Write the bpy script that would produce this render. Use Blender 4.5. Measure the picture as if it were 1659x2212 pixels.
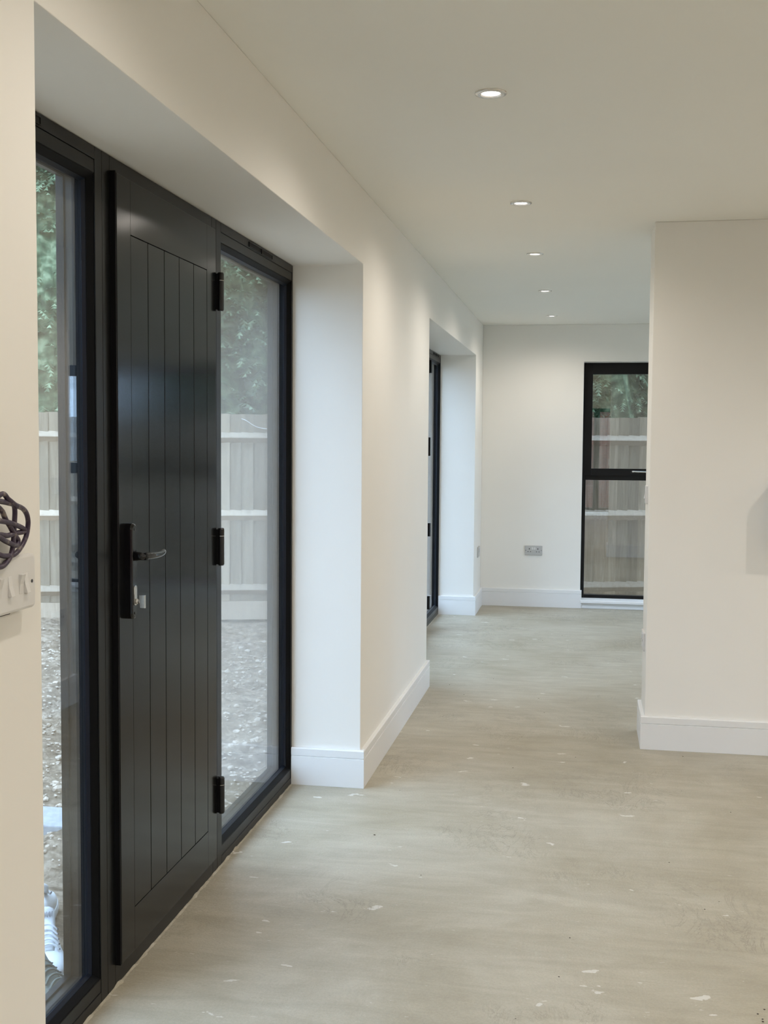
import bpy, bmesh, math, random
from mathutils import Vector, Matrix, noise
random.seed(7)
R = math.radians
for o in list(bpy.data.objects): bpy.data.objects.remove(o)
scn = bpy.context.scene
col = scn.collection

# ------------------------------------------------------------------ camera
F_PX, PITCH, YAW, ROLL, CAM_H = 2461.0, -3.559, -10.038, 0.4154, 1.4087
cam_d = bpy.data.cameras.new('camera')
cam = bpy.data.objects.new('camera', cam_d); col.objects.link(cam)
_p, _y, _r = R(PITCH), R(YAW), R(ROLL)
fw = Vector((math.sin(_y)*math.cos(_p), math.cos(_y)*math.cos(_p), math.sin(_p)))
rt = Vector((math.cos(_y), -math.sin(_y), 0)); up = rt.cross(fw)
r2 = rt*math.cos(_r)+up*math.sin(_r); u2 = -rt*math.sin(_r)+up*math.cos(_r)
m = Matrix((r2, u2, -fw)).transposed().to_4x4(); m.translation = Vector((0, 0, CAM_H))
cam.matrix_world = m
cam_d.sensor_fit = 'HORIZONTAL'; cam_d.sensor_width = 36.0
cam_d.lens = F_PX/1659*36.0
cam_d.clip_start = 0.02; cam_d.clip_end = 500
scn.camera = cam

# ------------------------------------------------------------------ overcast sky
SKY_STRENGTH = 8.6
SKY_COL = (0.50, 0.71, 1.0, 1)
w = bpy.data.worlds.new('overcast_sky'); scn.world = w; w.use_nodes = True
nt = w.node_tree; nt.nodes.clear()
geo = nt.nodes.new('ShaderNodeTexCoord'); sep = nt.nodes.new('ShaderNodeSeparateXYZ')
mr = nt.nodes.new('ShaderNodeMapRange'); mr.inputs[1].default_value = 0; mr.inputs[2].default_value = 1
mr.inputs[3].default_value = 0.5; mr.inputs[4].default_value = 1.25      # CIE-like overcast: brighter overhead
mul = nt.nodes.new('ShaderNodeMath'); mul.operation = 'MULTIPLY'; mul.inputs[1].default_value = SKY_STRENGTH
bg = nt.nodes.new('ShaderNodeBackground'); bg.inputs[0].default_value = SKY_COL
out = nt.nodes.new('ShaderNodeOutputWorld')
nt.links.new(geo.outputs['Generated'], sep.inputs[0]); nt.links.new(sep.outputs[2], mr.inputs[0])
nt.links.new(mr.outputs[0], mul.inputs[0]); nt.links.new(mul.outputs[0], bg.inputs[1]); nt.links.new(bg.outputs[0], out.inputs[0])

vs = scn.view_settings
scn.display_settings.display_device = 'sRGB'
vs.view_transform = 'Standard'; vs.look = 'None'; vs.gamma = 1.0; vs.exposure = 0.07
vs.use_curve_mapping = False
LAMP_W = 23.0
LAMP_COL = (1.0, 0.912, 0.825)

# ------------------------------------------------------------------ dimensions (metres, from the photo)
H = 2.40
GZ0 = -.18
XW = -0.8836          # plaster face of the left wall
XD = -1.170           # room face of the door / window frames
XE = -1.274           # outside face of that wall
Y0, Y1, ZS = 1.745, 4.480, 2.1087     # first recess
Y2, Y3, ZS2 = 6.420, 9.1875, 2.1031   # second recess
YF = 9.792            # far wall
XP, YP, YQ = 0.2858, 5.3184, 5.6374   # cross wall on the right
YB, XR = -3.4, 3.7

# ------------------------------------------------------------------ materials
def mat(name, base=(.8, .8, .8), rough=.6, metal=0.0, spec=.5, build=None):
    mt = bpy.data.materials.new(name); mt.use_nodes = True
    b = mt.node_tree.nodes['Principled BSDF']
    b.inputs['Base Color'].default_value = (*base, 1); b.inputs['Roughness'].default_value = rough
    b.inputs['Metallic'].default_value = metal; b.inputs['Specular IOR Level'].default_value = spec
    if build: build(mt.node_tree, b)
    return mt
def N(t, kind, **kw):
    n = t.nodes.new(kind)
    for k, v in kw.items():
        if k in n.inputs: n.inputs[k].default_value = v
        else: setattr(n, k, v)
    return n
def coords(t, scale=(1, 1, 1), obj=True):
    c = N(t, 'ShaderNodeTexCoord'); mp = N(t, 'ShaderNodeMapping'); mp.inputs['Scale'].default_value = scale
    t.links.new(c.outputs['Object'], mp.inputs[0]); return mp.outputs[0]
def noise_n(t, vec, scale, detail=4, rough=.55, dist=0.0):
    n = N(t, 'ShaderNodeTexNoise'); n.inputs['Scale'].default_value = scale; n.inputs['Detail'].default_value = detail
    n.inputs['Roughness'].default_value = rough; n.inputs['Distortion'].default_value = dist
    t.links.new(vec, n.inputs['Vector']); return n.outputs[0]
def ramp(t, fac, stops):
    r = N(t, 'ShaderNodeValToRGB'); e = r.color_ramp.elements
    while len(e) < len(stops): e.new(.5)
    for i, (p, c) in enumerate(stops):
        e[i].position = p; e[i].color = (*c, 1) if len(c) == 3 else c
    t.links.new(fac, r.inputs[0]); return r.outputs[0]
def mix(t, fac, a, b, mode='MIX'):
    n = N(t, 'ShaderNodeMix', data_type='RGBA', blend_type=mode)
    for sock, v in ((n.inputs[0], fac), (n.inputs[6], a), (n.inputs[7], b)):
        if hasattr(v, 'links'): t.links.new(v, sock)
        else: sock.default_value = v if not isinstance(v, tuple) else ((*v, 1) if len(v) == 3 else v)
    return n.outputs[2]
def bump(t, b, h, strength, dist):
    n = N(t, 'ShaderNodeBump'); n.inputs['Strength'].default_value = strength; n.inputs['Distance'].default_value = dist
    t.links.new(h, n.inputs['Height']); t.links.new(n.outputs[0], b.inputs['Normal'])

def paint_build(c1, c2, sc=60, st=.06):
    def f(t, b):
        v = coords(t)
        t.links.new(ramp(t, noise_n(t, v, 1.3, 3), [(.3, c1), (.7, c2)]), b.inputs['Base Color'])
        bump(t, b, noise_n(t, v, sc, 3), st, .002)
    return f
wall_paint = mat('wall_paint', rough=.62, spec=.35, build=paint_build((.85, .828, .775), (.87, .848, .795)))
ceil_paint = mat('ceiling_paint', rough=.85, spec=.2, build=paint_build((.895, .88, .815), (.91, .895, .83)))
skirt_paint = mat('skirting_satin_white', rough=.38, build=paint_build((.80, .80, .79), (.82, .82, .81), 30, .03))
def black_build(c1, c2, r1, r2):
    def f(t, b):
        v = coords(t)
        t.links.new(ramp(t, noise_n(t, v, 2.2, 4), [(.3, c1), (.75, c2)]), b.inputs['Base Color'])
        n = N(t, 'ShaderNodeMapRange'); n.inputs[3].default_value = r1; n.inputs[4].default_value = r2
        t.links.new(noise_n(t, v, 3.5, 5), n.inputs[0]); t.links.new(n.outputs[0], b.inputs['Roughness'])
        bump(t, b, noise_n(t, v, 600, 2), .05, .0005)
    return f
frame_black = mat('black_powder_coat', rough=.4, spec=.26, build=black_build((.004, .0045, .005), (.006, .0065, .007), .28, .36))
leaf_black = mat('black_door_paint', rough=.3, spec=.28, build=black_build((.003, .0035, .004), (.005, .0055, .006), .12, .17))
bead_navy = mat('dark_blue_glazing_bead', (.001, .005, .016), .35, spec=.3)
bead_black = mat('black_glazing_bead', (.0015, .002, .003), .5, spec=.12)
rubber = mat('black_gasket_rubber', (.003, .003, .004), .7, spec=.2)
gloss_black = mat('gloss_black_metal', (.004, .004, .005), .10)
satin_black = mat('satin_black_metal', (.004, .004, .005), .32)
chrome = mat('brushed_nickel', (.62, .61, .58), .22, metal=1)
white_plastic = mat('white_plastic', (.70, .69, .67), .33)
grey_plastic = mat('pale_grey_plastic', (.50, .495, .48), .35)
dark_slot = mat('dark_slot', (.01, .01, .01), .8)
trim_metal = mat('pale_metal_trim', (.72, .70, .66), .25, metal=.7)
def cable_build(t, b):
    v = coords(t, (1, 1, 1))
    t.links.new(ramp(t, noise_n(t, v, 90, 3), [(.42, (.030, .015, .042)), (.58, (.050, .032, .055)), (.70, (.20, .165, .15))]), b.inputs['Base Color'])
cable_mat = mat('dusty_purple_cable', (.04, .03, .05), .42, build=cable_build)

def floor_build(t, b):
    v = coords(t); vl = coords(t, (.55, 2.6, 1)); vt = coords(t, (1.0, 1.7, 1))
    base = ramp(t, noise_n(t, v, 1.1, 9, .68, .5), [(.28, (.325, .285, .200)), (.5, (.405, .368, .282)), (.72, (.500, .470, .385))])
    streak = ramp(t, noise_n(t, vl, 5.5, 8, .65, .8), [(.33, (.88, .87, .85)), (.64, (1.06, 1.06, 1.06))])
    c = mix(t, 1.0, base, streak, 'MULTIPLY')
    fine = ramp(t, noise_n(t, v, 130, 6, .7), [(.3, (.9, .9, .9)), (.7, (1.08, 1.08, 1.08))])
    c = mix(t, 1.0, c, fine, 'MULTIPLY')
    # trowel / scuff marks
    scuff = ramp(t, noise_n(t, v, 2.3, 9, .72, 2.2), [(.478, (0, 0, 0)), (.495, (1, 1, 1)), (.505, (1, 1, 1)), (.522, (0, 0, 0))])
    patch = ramp(t, noise_n(t, v, .8, 2), [(.5, (0, 0, 0)), (.68, (1, 1, 1))])
    sm = mix(t, 1.0, scuff, patch, 'MULTIPLY')
    sm2 = mix(t, 1.0, sm, (.50, .50, .50), 'MULTIPLY')
    c = mix(t, sm2, c, (.22, .19, .14))
    # pale filler spots
    vor = N(t, 'ShaderNodeTexVoronoi'); vor.inputs['Scale'].default_value = 7.5
    vn = N(t, 'ShaderNodeVectorMath', operation='ADD'); nz = N(t, 'ShaderNodeTexNoise'); nz.inputs['Scale'].default_value = 14; nz.inputs['Detail'].default_value = 5
    sc = N(t, 'ShaderNodeVectorMath', operation='SCALE'); sc.inputs['Scale'].default_value = .16
    t.links.new(vt, nz.inputs['Vector']); t.links.new(nz.outputs['Color'], sc.inputs[0]); t.links.new(vt, vn.inputs[0]); t.links.new(sc.outputs[0], vn.inputs[1])
    t.links.new(vn.outputs[0], vor.inputs['Vector'])
    rnd = N(t, 'ShaderNodeSeparateColor'); t.links.new(vor.outputs['Color'], rnd.inputs[0])
    th = N(t, 'ShaderNodeMath', operation='MULTIPLY'); th.inputs[1].default_value = .20
    pw = N(t, 'ShaderNodeMath', operation='POWER'); pw.inputs[1].default_value = 4.0
    t.links.new(rnd.outputs[0], pw.inputs[0]); t.links.new(pw.outputs[0], th.inputs[0])
    lt = N(t, 'ShaderNodeMath', operation='SUBTRACT'); t.links.new(th.outputs[0], lt.inputs[0]); t.links.new(vor.outputs['Distance'], lt.inputs[1])
    sm_ = N(t, 'ShaderNodeMapRange'); sm_.inputs[1].default_value = 0; sm_.inputs[2].default_value = .02; sm_.inputs[4].default_value = .75
    t.links.new(lt.outputs[0], sm_.inputs[0])
    c = mix(t, sm_.outputs[0], c, (.68, .66, .60))
    v3 = coords(t, (1, .35, 1)); sc2 = ramp(t, noise_n(t, v3, 6.5, 10, .75, 3.0), [(.490, (0, 0, 0)), (.497, (1, 1, 1)), (.503, (1, 1, 1)), (.510, (0, 0, 0))])
    pt2 = ramp(t, noise_n(t, v, 1.7, 3), [(.55, (0, 0, 0)), (.62, (.85, .85, .85))])
    c = mix(t, mix(t, 1.0, sc2, pt2, 'MULTIPLY'), c, (.19, .165, .12))
    sp = ramp(t, noise_n(t, coords(t, (1, 2.2, 1)), 38, 3, .5), [(.70, (0, 0, 0)), (.74, (.5, .5, .5))])
    c = mix(t, sp, c, (.62, .60, .54))
    t.links.new(c, b.inputs['Base Color'])
    rr = N(t, 'ShaderNodeMapRange'); rr.inputs[3].default_value = .36; rr.inputs[4].default_value = .58
    t.links.new(noise_n(t, vl, 3, 6), rr.inputs[0]); t.links.new(rr.outputs[0], b.inputs['Roughness'])
    hh = N(t, 'ShaderNodeMath', operation='ADD'); t.links.new(noise_n(t, vl, 4, 7, .6, .6), hh.inputs[0])
    t.links.new(noise_n(t, v, 160, 3), hh.inputs[1]); hh2 = hh.outputs[0]
    bump(t, b, hh2, .35, .003)
floor_mat = mat('levelled_screed', rough=.5, spec=.5, build=floor_build)

def wood_build(c1, c2):
    def f(t, b):
        oi = N(t, 'ShaderNodeObjectInfo'); v = coords(t, (1, 1, .12))
        av = N(t, 'ShaderNodeVectorMath', operation='ADD'); t.links.new(v, av.inputs[0]); t.links.new(oi.outputs['Location'], av.inputs[1])
        g = noise_n(t, av.outputs[0], 34, 6, .6, 1.0)
        c = ramp(t, g, [(.3, c1), (.7, c2)])
        k = N(t, 'ShaderNodeTexNoise'); k.inputs['Scale'].default_value = 7; t.links.new(av.outputs[0], k.inputs['Vector'])
        c = mix(t, ramp(t, k.outputs[0], [(.68, (0, 0, 0)), (.75, (.5, .5, .5))]), c, tuple(x*.55 for x in c1))
        hv = N(t, 'ShaderNodeMapRange'); hv.inputs[3].default_value = .68; hv.inputs[4].default_value = 1.18
        t.links.new(oi.outputs['Random'], hv.inputs[0])
        cc = N(t, 'ShaderNodeCombineColor')
        for i in range(3): t.links.new(hv.outputs[0], cc.inputs[i])
        t.links.new(mix(t, 1.0, c, cc.outputs[0], 'MULTIPLY'), b.inputs['Base Color'])
        bump(t, b, g, .3, .002)
    return f
board_mat = mat('weathered_fence_board', rough=.85, spec=.2, build=wood_build((.30, .235, .16), (.50, .41, .30)))
rail_mat = mat('sawn_fence_rail', rough=.8, spec=.2, build=wood_build((.40, .31, .225), (.55, .45, .34)))
def ground_build(t, b):
    v = coords(t)
    t.links.new(ramp(t, noise_n(t, v, 14.0, 10, .75), [(.34, (.13, .095, .065)), (.5, (.36, .275, .195)), (.62, (.66, .53, .40))]), b.inputs['Base Color'])
    bump(t, b, noise_n(t, v, 28, 8, .75), 1.0, .03)
ground_mat = mat('stony_ground', rough=.95, spec=.1, build=ground_build)
stone_mat = mat('pale_stone', rough=.9, spec=.15, build=lambda t, b: t.links.new(ramp(t, noise_n(t, coords(t), 9, 5), [(.3, (.34, .27, .20)), (.7, (.62, .52, .42))]), b.inputs['Base Color']))
slab_mat = mat('grey_concrete', rough=.85, spec=.2, build=lambda t, b: t.links.new(ramp(t, noise_n(t, coords(t), 30, 6), [(.3, (.28, .29, .31)), (.7, (.40, .41, .43))]), b.inputs['Base Color']))
def leaf_build(t, b):
    v = coords(t)
    t.links.new(ramp(t, noise_n(t, v, 11, 5), [(.36, (.022, .045, .020)), (.5, (.085, .135, .065)), (.66, (.30, .36, .21))]), b.inputs['Base Color'])  # darkest green paints in the shade between sprays
leaf_mat = mat('conifer_green', rough=.65, spec=.25, build=leaf_build)
bark_mat = mat('conifer_bark', (.06, .045, .035), .9)
render_wall = mat('pale_render', rough=.9, spec=.1, build=paint_build((.52, .50, .47), (.58, .56, .53), 80, .3))
roof_mat = mat('grey_roof_felt', (.12, .12, .125), .9)
canvas_white = mat('white_leather', rough=.5, build=paint_build((.74, .76, .78), (.80, .82, .84), 90, .1))
sole_white = mat('white_rubber_sole', (.70, .72, .73), .6)
suede_green = mat('grey_green_suede', rough=.95, spec=.1, build=paint_build((.10, .12, .11), (.17, .19, .17), 120, .3))
ink = mat('dark_ink', (.02, .025, .06), .6)
kitchen_dark = mat('dark_oxblood_board', (.10, .022, .018), .5)

def glass_material():
    mt = bpy.data.materials.new('clear_window_glass'); mt.use_nodes = True; t = mt.node_tree; t.nodes.clear()
    g = N(t, 'ShaderNodeNewGeometry'); dt = N(t, 'ShaderNodeVectorMath', operation='DOT_PRODUCT')
    t.links.new(g.outputs['Incoming'], dt.inputs[0]); t.links.new(g.outputs['Normal'], dt.inputs[1])
    ab = N(t, 'ShaderNodeMath', operation='ABSOLUTE'); t.links.new(dt.outputs['Value'], ab.inputs[0])
    om = N(t, 'ShaderNodeMath', operation='SUBTRACT'); om.inputs[0].default_value = 1; t.links.new(ab.outputs[0], om.inputs[1])
    pw = N(t, 'ShaderNodeMath', operation='POWER'); pw.inputs[1].default_value = 5; t.links.new(om.outputs[0], pw.inputs[0])
    ma = N(t, 'ShaderNodeMath', operation='MULTIPLY_ADD'); ma.inputs[1].default_value = .90; ma.inputs[2].default_value = .10
    t.links.new(pw.outputs[0], ma.inputs[0])
    tr = N(t, 'ShaderNodeBsdfTransparent'); tr.inputs[0].default_value = (.985, .99, .988, 1)
    gl = N(t, 'ShaderNodeBsdfGlossy'); gl.inputs['Roughness'].default_value = 0.0
    mx = N(t, 'ShaderNodeMixShader'); t.links.new(ma.outputs[0], mx.inputs[0]); t.links.new(tr.outputs[0], mx.inputs[1]); t.links.new(gl.outputs[0], mx.inputs[2])
    o = N(t, 'ShaderNodeOutputMaterial'); t.links.new(mx.outputs[0], o.inputs[0]); return mt
glass = glass_material()
def emit_material(name, c, s):
    mt = bpy.data.materials.new(name); mt.use_nodes = True; t = mt.node_tree; t.nodes.clear()
    e = N(t, 'ShaderNodeEmission'); e.inputs[0].default_value = (*c, 1); e.inputs[1].default_value = s
    o = N(t, 'ShaderNodeOutputMaterial'); t.links.new(e.outputs[0], o.inputs[0]); return mt
led = emit_material('led_lens', (1.0, .96, .90), 14.0)

# ------------------------------------------------------------------ helpers
def box(bm, x0, x1, y0, y1, z0, z1):
    v = [bm.verts.new(p) for p in ((x0, y0, z0), (x1, y0, z0), (x1, y1, z0), (x0, y1, z0), (x0, y0, z1), (x1, y0, z1), (x1, y1, z1), (x0, y1, z1))]
    for f in ((0, 3, 2, 1), (4, 5, 6, 7), (0, 1, 5, 4), (1, 2, 6, 5), (2, 3, 7, 6), (3, 0, 4, 7)): bm.faces.new([v[i] for i in f])
    return v
def link(name, bm, material, parent=None, bevel=0, smooth=False, seg=2):
    me = bpy.data.meshes.new(name); bmesh.ops.recalc_face_normals(bm, faces=bm.faces[:]); bm.to_mesh(me); bm.free()
    o = bpy.data.objects.new(name, me); col.objects.link(o); me.materials.append(material)
    if smooth:
        for p in me.polygons: p.use_smooth = True
    if bevel:
        b = o.modifiers.new('bevel', 'BEVEL'); b.width = bevel; b.segments = seg; b.limit_method = 'ANGLE'; b.angle_limit = R(35)
        b.harden_normals = False
    if parent: o.parent = parent
    return o
def boxes(name, L, material, parent=None, bevel=0, loc=None):
    bm = bmesh.new()
    for b in L: box(bm, *b)
    return link(name, bm, material, parent, bevel)
def empty(name, loc=(0, 0, 0)):
    o = bpy.data.objects.new(name, None); o.location = loc; col.objects.link(o); o.empty_display_size = .1; return o
def struct(o): o['kind'] = 'structure'; return o
def tag(o, label, cat, group=None):
    o['label'] = label; o['category'] = cat
    if group: o['group'] = group
    return o
def child(o, parent):          # parent while keeping world coordinates of a mesh built in world space
    o.parent = parent; o.location = Vector(o.location) - Vector(parent.location); return o
def tube(bm, pts, rad, n=8, radii=None, caps=True):
    rings = []; pts = [Vector(p) for p in pts]; prev = None
    for i, p in enumerate(pts):
        d = (pts[min(i+1, len(pts)-1)]-pts[max(i-1, 0)]).normalized()
        if prev is None:
            a = d.orthogonal().normalized()
        else:
            a = (prev-d*prev.dot(d)).normalized()
        prev = a; b = d.cross(a); r = radii[i] if radii else rad
        rings.append([bm.verts.new(p+(a*math.cos(2*math.pi*k/n)+b*math.sin(2*math.pi*k/n))*r) for k in range(n)])
    for i in range(len(rings)-1):
        for k in range(n): bm.faces.new((rings[i][k], rings[i][(k+1) % n], rings[i+1][(k+1) % n], rings[i+1][k]))
    if caps: bm.faces.new(rings[0][::-1]); bm.faces.new(rings[-1])
def spline(pts, k=6):
    P = [Vector(p) for p in pts]; o = []
    for i in range(len(P)-1):
        p0, p1, p2, p3 = P[max(i-1, 0)], P[i], P[i+1], P[min(i+2, len(P)-1)]
        for j in range(k):
            t = j/k
            o.append(.5*((2*p1)+(-p0+p2)*t+(2*p0-5*p1+4*p2-p3)*t*t+(-p0+3*p1-3*p2+p3)*t**3))
    o.append(P[-1]); return o
def cylx(bm, c, r, x0, x1, n=20, axis=0):
    rings = []
    for x in (x0, x1):
        L = []
        for k in range(n):
            a = 2*math.pi*k/n; q = [0, 0, 0]; q[axis] = x; q[(axis+1) % 3] = c[0]+r*math.cos(a); q[(axis+2) % 3] = c[1]+r*math.sin(a)
            L.append(bm.verts.new(q))
        rings.append(L)
    for k in range(n): bm.faces.new((rings[0][k], rings[0][(k+1) % n], rings[1][(k+1) % n], rings[1][k]))
    bm.faces.new(rings[0][::-1]); bm.faces.new(rings[1])
def lathe(bm, prof, c, n=40):
    rings = []
    for r, z in prof: rings.append([bm.verts.new((c[0]+r*math.cos(2*math.pi*k/n), c[1]+r*math.sin(2*math.pi*k/n), c[2]+z)) for k in range(n)])
    for i in range(len(rings)-1):
        for k in range(n): bm.faces.new((rings[i][k], rings[i][(k+1) % n], rings[i+1][(k+1) % n], rings[i+1][k]))
def wall_grid(us, zs, hole, t0, t1, axis):
    """solid wall over the grid us x zs with holes; axis 0: thickness along x, 1: thickness along y"""
    bm = bmesh.new(); vs_ = {}
    def V(i, j, s):
        k = (i, j, s)
        if k not in vs_:
            u, z, t = us[i], zs[j], (t0, t1)[s]
            vs_[k] = bm.verts.new((t, u, z) if axis == 0 else (u, t, z))
        return vs_[k]
    nu, nz = len(us)-1, len(zs)-1
    solid = lambda i, j: 0 <= i < nu and 0 <= j < nz and not hole((us[i]+us[i+1])/2, (zs[j]+zs[j+1])/2)
    for i in range(nu):
        for j in range(nz):
            if not solid(i, j): continue
            for s in (0, 1): bm.faces.new([V(i, j, s), V(i+1, j, s), V(i+1, j+1, s), V(i, j+1, s)])
            if not solid(i-1, j): bm.faces.new([V(i, j, 0), V(i, j+1, 0), V(i, j+1, 1), V(i, j, 1)])
            if not solid(i+1, j): bm.faces.new([V(i+1, j, 0), V(i+1, j+1, 0), V(i+1, j+1, 1), V(i+1, j, 1)])
            if not solid(i, j-1): bm.faces.new([V(i, j, 0), V(i+1, j, 0), V(i+1, j, 1), V(i, j, 1)])
            if not solid(i, j+1): bm.faces.new([V(i, j+1, 0), V(i+1, j+1, 0), V(i+1, j+1, 1), V(i, j+1, 1)])
    return bm

# ------------------------------------------------------------------ the shell
def hole_left(y, z): return (Y0 < y < Y1 and z < ZS) or (Y2 < y < Y3 and z < ZS2)
bm = wall_grid([YB-.3, Y0, Y1, Y2, Y3, YF+.30], [-.25, 0, ZS2, ZS, H], hole_left, XE, XW, 0)
struct(link('wall_left', bm, wall_paint, bevel=.0025))
WX0, WX1, WZ0, WZ1 = -.032, 1.42, 0.045, 2.088      # far windows
VX0, VX1 = 1.42, 2.872
def hole_far(x, z): return (WX0 < x < VX1) and WZ0 < z < WZ1
bm = wall_grid([XW, WX0, VX1, XR], [-.25, WZ0, WZ1, H], hole_far, YF, YF+.30, 1)
struct(link('wall_far', bm, wall_paint, bevel=.0025))
struct(boxes('wall_middle', [(XP, XR, YP, YQ, 0, H)], wall_paint, bevel=.003))
bm = wall_grid([YB-.3, 6.3, 9.2, YF+.3], [-.25, 0, 2.1, H], lambda y, z: 6.3 < y < 9.2 and 0 < z < 2.1, XR, XR+.3, 0)
struct(link('wall_right', bm, wall_paint))
BX0, BX1 = -.6, 1.8
def hole_back(x, z): return BX0 < x < BX1 and .0 < z < 2.1
bm = wall_grid([XW, BX0, BX1, XR], [-.25, 0, 2.1, H], hole_back, YB-.3, YB, 1)
struct(link('wall_back', bm, wall_paint))
struct(boxes('ceiling', [(XE, XR+.3, YB-.3, YF+.3, H, H+.14)], ceil_paint))
struct(boxes('wall_upper_added', [(XE, XR+.3, YB-.3, YF+.3, H+.1405, 5.1)], render_wall))  # unseen storey, added with its roof to shade the fence gap
struct(boxes('roof', [(XE-.25, XR+.55, YB-.55, YF+.50, 5.1005, 5.3)], roof_mat))
bm = bmesh.new()
box(bm, XD-.1035, XR, YB-.0, YF+.02, -.12, 0)
struct(link('floor', bm, floor_mat))

# skirting boards, swept with mitres, room on the right-hand side of the path
def skirting(name, path):
    prof = [(.0005, .0005), (.018, .0005), (.018, .1175), (.0148, .1190), (.0148, .1215), (.018, .1230), (.018, .1505), (.0145, .1540), (.0005, .1540)]
    P = [Vector((*p, 0)) for p in path]; n = len(P); bm = bmesh.new(); rings = []
    def right(a, b): d = (b-a).normalized(); return Vector((d.y, -d.x, 0))
    for i in range(n):
        if i == 0: off = right(P[0], P[1])
        elif i == n-1: off = right(P[-2], P[-1])
        else:
            a, b = right(P[i-1], P[i]), right(P[i], P[i+1]); s = (a+b); off = s/ (1+a.dot(b))
        rings.append([bm.verts.new((P[i].x+off.x*d, P[i].y+off.y*d, z)) for d, z in prof])
    for i in range(n-1):
        for k in range(len(prof)): bm.faces.new((rings[i][k], rings[i][(k+1) % len(prof)], rings[i+1][(k+1) % len(prof)], rings[i+1][k]))
    bm.faces.new(rings[0]); bm.faces.new(rings[-1][::-1])
    return struct(link(name, bm, skirt_paint))
skirting('baseboard_left', [(XD+.001, Y1), (XW, Y1), (XW, Y2), (XD+.001, Y2)])
skirting('baseboard_left_far', [(XD+.001, Y3), (XW, Y3), (XW, YF)])
skirting('baseboard_left_near', [(XW, YB), (XW, Y0), (XD+.001, Y0)])
skirting('baseboard_far', [(XW+.018, YF), (WX0+.012, YF)])
skirting('baseboard_far_right', [(VX1-.012, YF), (XR, YF)])
skirting('baseboard_middle', [(XR, YQ), (XP, YQ), (XP, YP), (XR, YP)])

# ------------------------------------------------------------------ entrance recess
def pane_pair(parent, y0, y1, z0, z1, xi=-1.204):
    for k, x in enumerate((xi, xi-.024)):
        boxes('glass_pane', [(x-.004, x, y0, y1, z0, z1)], glass, parent)
def side_light(name, ya, yb, zt, wl, wr, vents=(), xi=-1.196):
    """fixed glazed light in the plane x=XD; face widths wl / wr"""
    t = struct(empty(name, (XD-.04, (ya+yb)/2, 0)))
    L = []
    top, bot = zt-.062, .062
    L += [(XD-.101, XD, ya, ya+wl, 0.001, zt), (XD-.101, XD, yb-wr, yb, 0.001, zt)]
    L += [(XD-.101, XD, ya+wl, yb-wr, zt-.030, zt), (XD-.101, XD-.0012, ya+wl, yb-wr, top, zt-.0312)]
    L += [(XD-.101, XD, ya+wl, yb-wr, .001, .028), (XD-.101, XD-.0012, ya+wl, yb-wr, .0292, bot)]
    f = boxes('window_frame', L, frame_black, bevel=.0012); child(f, t)
    a, b = ya+wl, yb-wr
    # chamfered glazing bead sloping back to the glass, with a dark blue gasket line against it
    def chamfer(nm, pf, mtl):
        bm = bmesh.new()
        cor = [(a, bot, 1, 1), (b, bot, -1, 1), (b, top, -1, -1), (a, top, 1, -1)]
        R_ = [[bm.verts.new((x, cy0+sy*d, cz0+sz*d)) for d, x in pf] for cy0, cz0, sy, sz in cor]
        for q in range(4):
            A, B = R_[q], R_[(q+1) % 4]
            for k in range(len(pf)): bm.faces.new((A[k], A[(k+1) % len(pf)], B[(k+1) % len(pf)], B[k]))
        return child(link(nm, bm, mtl), t)
    chamfer('glazing_bead', [(0, XD-.003), (.003, XD-.003), (.016, XD-.016), (.0162, xi+.0004), (0, xi+.0004)], bead_black)
    chamfer('glass_gasket', [(.0164, XD-.0175), (.024, xi+.0012), (.024, xi+.0004), (.0164, xi+.0004)], bead_navy)
    s = []
    for (d0, d1, wd) in ((XD-.078, XD-.092, .006),):
        s += [(d1, d0, a, a+wd, bot, top), (d1, d0, b-wd, b, bot, top), (d1, d0, a+wd, b-wd, top-wd, top), (d1, d0, a+wd, b-wd, bot, bot+wd)]
    g = boxes('outer_bead', s, frame_black); child(g, t)
    sp = [(xi-.024, xi-.0045, a, a+.010, bot, top), (xi-.024, xi-.0045, b-.010, b, bot, top), (xi-.024, xi-.0045, a+.01, b-.01, top-.010, top), (xi-.024, xi-.0045, a+.01, b-.01, bot, bot+.010)]
    g = boxes('spacer_bar', sp, rubber); child(g, t)
    for x in (xi, xi-.024):
        child(boxes('glass_pane', [(x-.004, x, a+.001, b-.001, bot+.001, top-.001)], glass), t)
    for (v0, v1) in vents:
        bm = bmesh.new(); z0, z1 = zt-.024, zt-.010; x = XD
        box(bm, x+.0002, x+.0035, v0, v1, z0-.002, z0); box(bm, x+.0002, x+.0035, v0, v1, z1, z1+.002)
        box(bm, x+.0002, x+.0035, v0-.002, v0, z0-.002, z1+.002); box(bm, x+.0002, x+.0035, v1, v1+.002, z0-.002, z1+.002)
        vo = child(link('trickle_vent', bm, frame_black), t)
        s = boxes('vent_slot', [(x+.0002, x+.0014, v0, v1, z0, z1)], dark_slot); s.parent = vo
    return t
ZH = ZS-.002
side_light('window_1', Y0+.012, 2.645, ZH, .035, .040, vents=((1.90, 2.04), (2.06, 2.325)))
side_light('window_2', 3.515, Y1-.002, ZH, .047, .018, vents=((3.872, 4.006), (4.026, 4.164)))

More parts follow.
